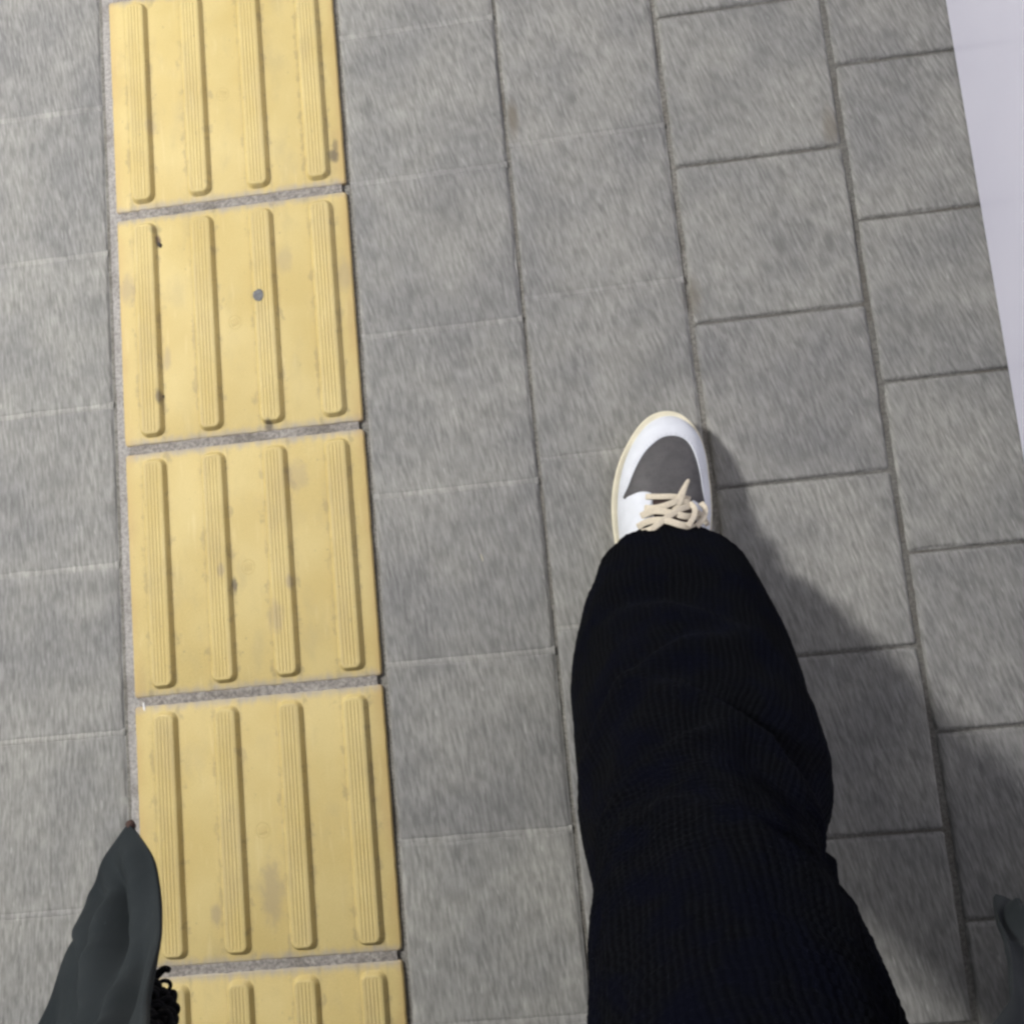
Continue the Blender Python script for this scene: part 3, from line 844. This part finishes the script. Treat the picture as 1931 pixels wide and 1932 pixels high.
# coat ------------------------------------------------------------------
# every row: front left edge, three points on the left flap, left side, back, right side, three points on the right flap, front right edge
rows = [
 [(0.293,-0.978,0.620),(0.2815,-0.992,0.620),(0.270,-1.010,0.620),(0.2665,-1.028,0.620),(0.247,-1.061,0.620),(0.200,-1.18,0.62),(0.24,-1.44,0.62),(0.42,-1.60,0.62),(0.61,-1.64,0.62),(0.80,-1.60,0.62),(0.96,-1.44,0.62),(0.93,-1.22,0.62),
  (0.897,-1.151,0.45),(0.853,-1.118,0.45),(0.818,-1.100,0.45),(0.807,-1.095,0.45),(0.799,-1.091,0.45)],
 [(0.322,-0.9925,0.655),(0.306,-1.004,0.655),(0.295,-1.018,0.655),(0.289,-1.038,0.655),(0.270,-1.072,0.655),(0.225,-1.19,0.66),(0.26,-1.43,0.66),(0.43,-1.58,0.66),(0.61,-1.62,0.66),(0.79,-1.58,0.66),(0.93,-1.43,0.66),(0.91,-1.23,0.66),
  (0.864,-1.150,0.52),(0.824,-1.115,0.52),(0.792,-1.095,0.52),(0.783,-1.090,0.52),(0.775,-1.086,0.52)],
 [(0.350,-1.013,0.710),(0.335,-1.022,0.710),(0.323,-1.036,0.710),(0.316,-1.056,0.710),(0.298,-1.09,0.71),(0.250,-1.20,0.72),(0.28,-1.42,0.72),(0.44,-1.55,0.72),(0.61,-1.59,0.72),(0.78,-1.55,0.72),(0.91,-1.42,0.72),(0.89,-1.24,0.72),
  (0.835,-1.150,0.62),(0.795,-1.115,0.62),(0.765,-1.092,0.62),(0.754,-1.082,0.62),(0.745,-1.072,0.62)],
 [(0.376,-1.021,0.780),(0.364,-1.034,0.780),(0.356,-1.050,0.780),(0.350,-1.074,0.780),(0.330,-1.12,0.785),(0.285,-1.22,0.79),(0.31,-1.40,0.79),(0.45,-1.52,0.79),(0.61,-1.55,0.79),(0.76,-1.52,0.79),(0.88,-1.40,0.79),(0.87,-1.26,0.79),
  (0.805,-1.160,0.75),(0.765,-1.115,0.75),(0.730,-1.080,0.75),(0.714,-1.064,0.75),(0.700,-1.051,0.75)],
 [(0.414,-1.020,0.870),(0.404,-1.038,0.870),(0.396,-1.060,0.870),(0.385,-1.095,0.870),(0.335,-1.16,0.88),(0.320,-1.24,0.88),(0.34,-1.39,0.88),(0.46,-1.49,0.88),(0.61,-1.51,0.88),(0.75,-1.49,0.88),(0.86,-1.39,0.88),(0.85,-1.26,0.88),
  (0.80,-1.180,0.87),(0.77,-1.140,0.87),(0.725,-1.095,0.87),(0.690,-1.066,0.87),(0.652,-1.042,0.87)],
 [(0.450,-1.060,1.00),(0.430,-1.085,1.00),(0.410,-1.115,1.00),(0.392,-1.15,1.00),(0.378,-1.19,1.00),(0.37,-1.26,1.00),(0.38,-1.38,1.00),(0.47,-1.47,1.00),(0.60,-1.49,1.00),(0.73,-1.47,1.00),(0.82,-1.38,1.00),(0.83,-1.27,1.00),
  (0.80,-1.21,1.00),(0.78,-1.17,1.00),(0.75,-1.14,1.00),(0.72,-1.11,1.00),(0.685,-1.085,1.00)],
 [(0.505,-1.170,1.20),(0.480,-1.180,1.20),(0.460,-1.195,1.20),(0.44,-1.215,1.20),(0.42,-1.24,1.20),(0.41,-1.28,1.20),(0.41,-1.38,1.20),(0.48,-1.46,1.20),(0.60,-1.48,1.20),(0.72,-1.46,1.20),(0.79,-1.38,1.20),(0.79,-1.28,1.20),
  (0.78,-1.24,1.20),(0.76,-1.215,1.20),(0.74,-1.195,1.20),(0.72,-1.18,1.20),(0.695,-1.170,1.20)],
 [(0.535,-1.225,1.38),(0.51,-1.23,1.385),(0.48,-1.24,1.39),(0.45,-1.265,1.39),(0.43,-1.29,1.39),(0.42,-1.33,1.39),(0.43,-1.37,1.40),(0.50,-1.43,1.41),(0.60,-1.44,1.42),(0.70,-1.43,1.41),(0.77,-1.37,1.40),(0.78,-1.33,1.39),
  (0.77,-1.29,1.39),(0.75,-1.265,1.39),(0.72,-1.24,1.39),(0.69,-1.23,1.385),(0.665,-1.225,1.38)],
 [(0.555,-1.250,1.46),(0.545,-1.26,1.46),(0.535,-1.27,1.46),(0.528,-1.285,1.46),(0.525,-1.30,1.465),(0.525,-1.32,1.47),(0.53,-1.35,1.48),(0.55,-1.385,1.49),(0.60,-1.40,1.49),(0.65,-1.385,1.49),(0.67,-1.35,1.48),(0.675,-1.32,1.47),
  (0.675,-1.30,1.465),(0.672,-1.285,1.46),(0.665,-1.27,1.46),(0.655,-1.26,1.46),(0.645,-1.250,1.46)]]
NU, NV = 320, 130
G = []
for j in range(NV+1):
    tv = (len(rows)-1)*j/NV
    r_ = []
    for i in range(NU+1):
        tu = (len(rows[0])-1)*i/NU
        colp = [cr(r0, tu) for r0 in rows]
        r_.append(Vector(cr(colp, tv)))
    G.append(r_)
def grid_normal(j, i):
    a = G[j][min(i+1, NU)] - G[j][max(i-1, 0)]; b = G[min(j+1, NV)][i] - G[max(j-1, 0)][i]
    n = a.cross(b); return n.normalized() if n.length > 0 else Vector((0, 0, 1))
V = []
for j in range(NV+1):
    tv = j/NV
    for i in range(NU+1):
        tu = (len(rows[0])-1)*i/NU
        n = grid_normal(j, i)
        edge = min(1.0, min(i, NU-i)/26.0)*min(1.0, 0.15 + j/14.0)
        # folds that fall from the chest and run slantwise over the flaps
        d = 0.0062*math.sin(tu*2.6 + tv*9.0)*edge + 0.0042*math.sin(tu*5.3 - tv*21.0 + 1.2)*edge
        d += 0.007*noise.noise(G[j][i]*11.0)*edge + 0.0030*noise.noise(G[j][i]*38.0)*edge + 0.0012*noise.noise(G[j][i]*90.0)*edge
        # double stitched hem and front edge stand slightly thicker
        V.append(G[j][i] + n*d*(1 - 0.6*sstep(0.6, 0.9, tv)))
F = []
for j in range(NV):
    for i in range(NU):
        a = j*(NU+1)+i; F.append((a, a+1, a+NU+2, a+NU+1))
sl = []
for sx in (-1, 1):
    c0 = 0.60
    path = [(c0 + sx*0.155, -1.345, 1.37), (c0 + sx*0.20, -1.36, 1.30), (c0 + sx*0.245, -1.39, 1.16), (c0 + sx*0.265, -1.40, 1.08), (c0 + sx*0.27, -1.34, 0.97), (c0 + sx*0.27, -1.29, 0.90), (c0 + sx*0.27, -1.27, 0.86)]
    pp = [cr(path, 6*k/40) for k in range(41)]
    sl.append(tube(pp, [0.075 - 0.022*k/40 + 0.004*math.sin(k*1.1) for k in range(41)], 28, 1.0, Vector((0, 1, 0))))
V, F = join([(V, F)] + sl)
coat = pobj('coat', V, F, M['coat'])
md = coat.modifiers.new('thickness', 'SOLIDIFY'); md.thickness = 0.003; md.offset = 0
# brown binding at the very tip of the left front corner
bp = [G[2][0], G[1][0], G[0][0] + Vector((0, 0.0003, 0)), G[0][2]]
pobj('corner_binding', *tube([cr([tuple(p) for p in bp], 3*k/14) for k in range(15)], 0.0023, 10), M['coat_seam'])

# scarf with a looped crochet edge hanging inside the left flap
def ribbon(path, w, th, n=60, seg=16):
    return tube([cr(path, (len(path)-1)*k/n) for k in range(n+1)],
                [w*(0.9 + 0.12*math.sin(k*1.7)) for k in range(n+1)], seg, th, Vector((0.8, -0.3, 0.5)))
spath = [(0.291,-1.078,0.612),(0.311,-1.080,0.66),(0.345,-1.080,0.74),(0.39,-1.115,0.86),(0.45,-1.17,1.02),(0.51,-1.215,1.22),(0.55,-1.24,1.38),(0.56,-1.27,1.47)]
scarf = pobj('scarf', *ribbon(spath, 0.0085, 0.45, 160, 24), M['yarn'])
rnd = random.Random(11)
loops = []
def loop(c, ax, ay, rx, ry, th):
    pts = [c + ax*rx*math.cos(a) + ay*ry*math.sin(a) for a in [2*math.pi*i/18 for i in range(19)]]
    return tube(pts, th, 7)
cs = [cr(spath, 0.0 + 1.7*k/30) for k in range(31)]
for k, c in enumerate(cs):
    c = Vector(c)
    for m in range(5):
        a = rnd.uniform(-0.5, 1.1) if k > 5 else rnd.uniform(-0.8, 2.6)
        out = Vector((math.cos(a), math.sin(a), rnd.uniform(-0.5, 0.3))).normalized()
        cc = c + out*rnd.uniform(0.006, 0.018)
        ax = Vector((rnd.uniform(-1, 1), rnd.uniform(-1, 1), rnd.uniform(-.4, .4))).normalized()
        ay = ax.cross(Vector((rnd.uniform(-.3, .3), rnd.uniform(-.3, .3), 1))).normalized()
        loops.append(loop(cc, ax, ay, rnd.uniform(0.003, 0.005), rnd.uniform(0.0022, 0.004), rnd.uniform(0.0011, 0.0017)))
# one longer tassel loop at the tip
loops.append(tube([cr([(0.293,-1.070,0.61),(0.297,-1.063,0.608),(0.303,-1.058,0.608),(0.307,-1.058,0.61)], 3*k/12) for k in range(13)],
                  [0.0028 - 0.0012*k/12 for k in range(13)], 8))
obj('fringe', [Vector(p) - ploc for p in join(loops)[0]], join(loops)[1], M['yarn'], scarf)
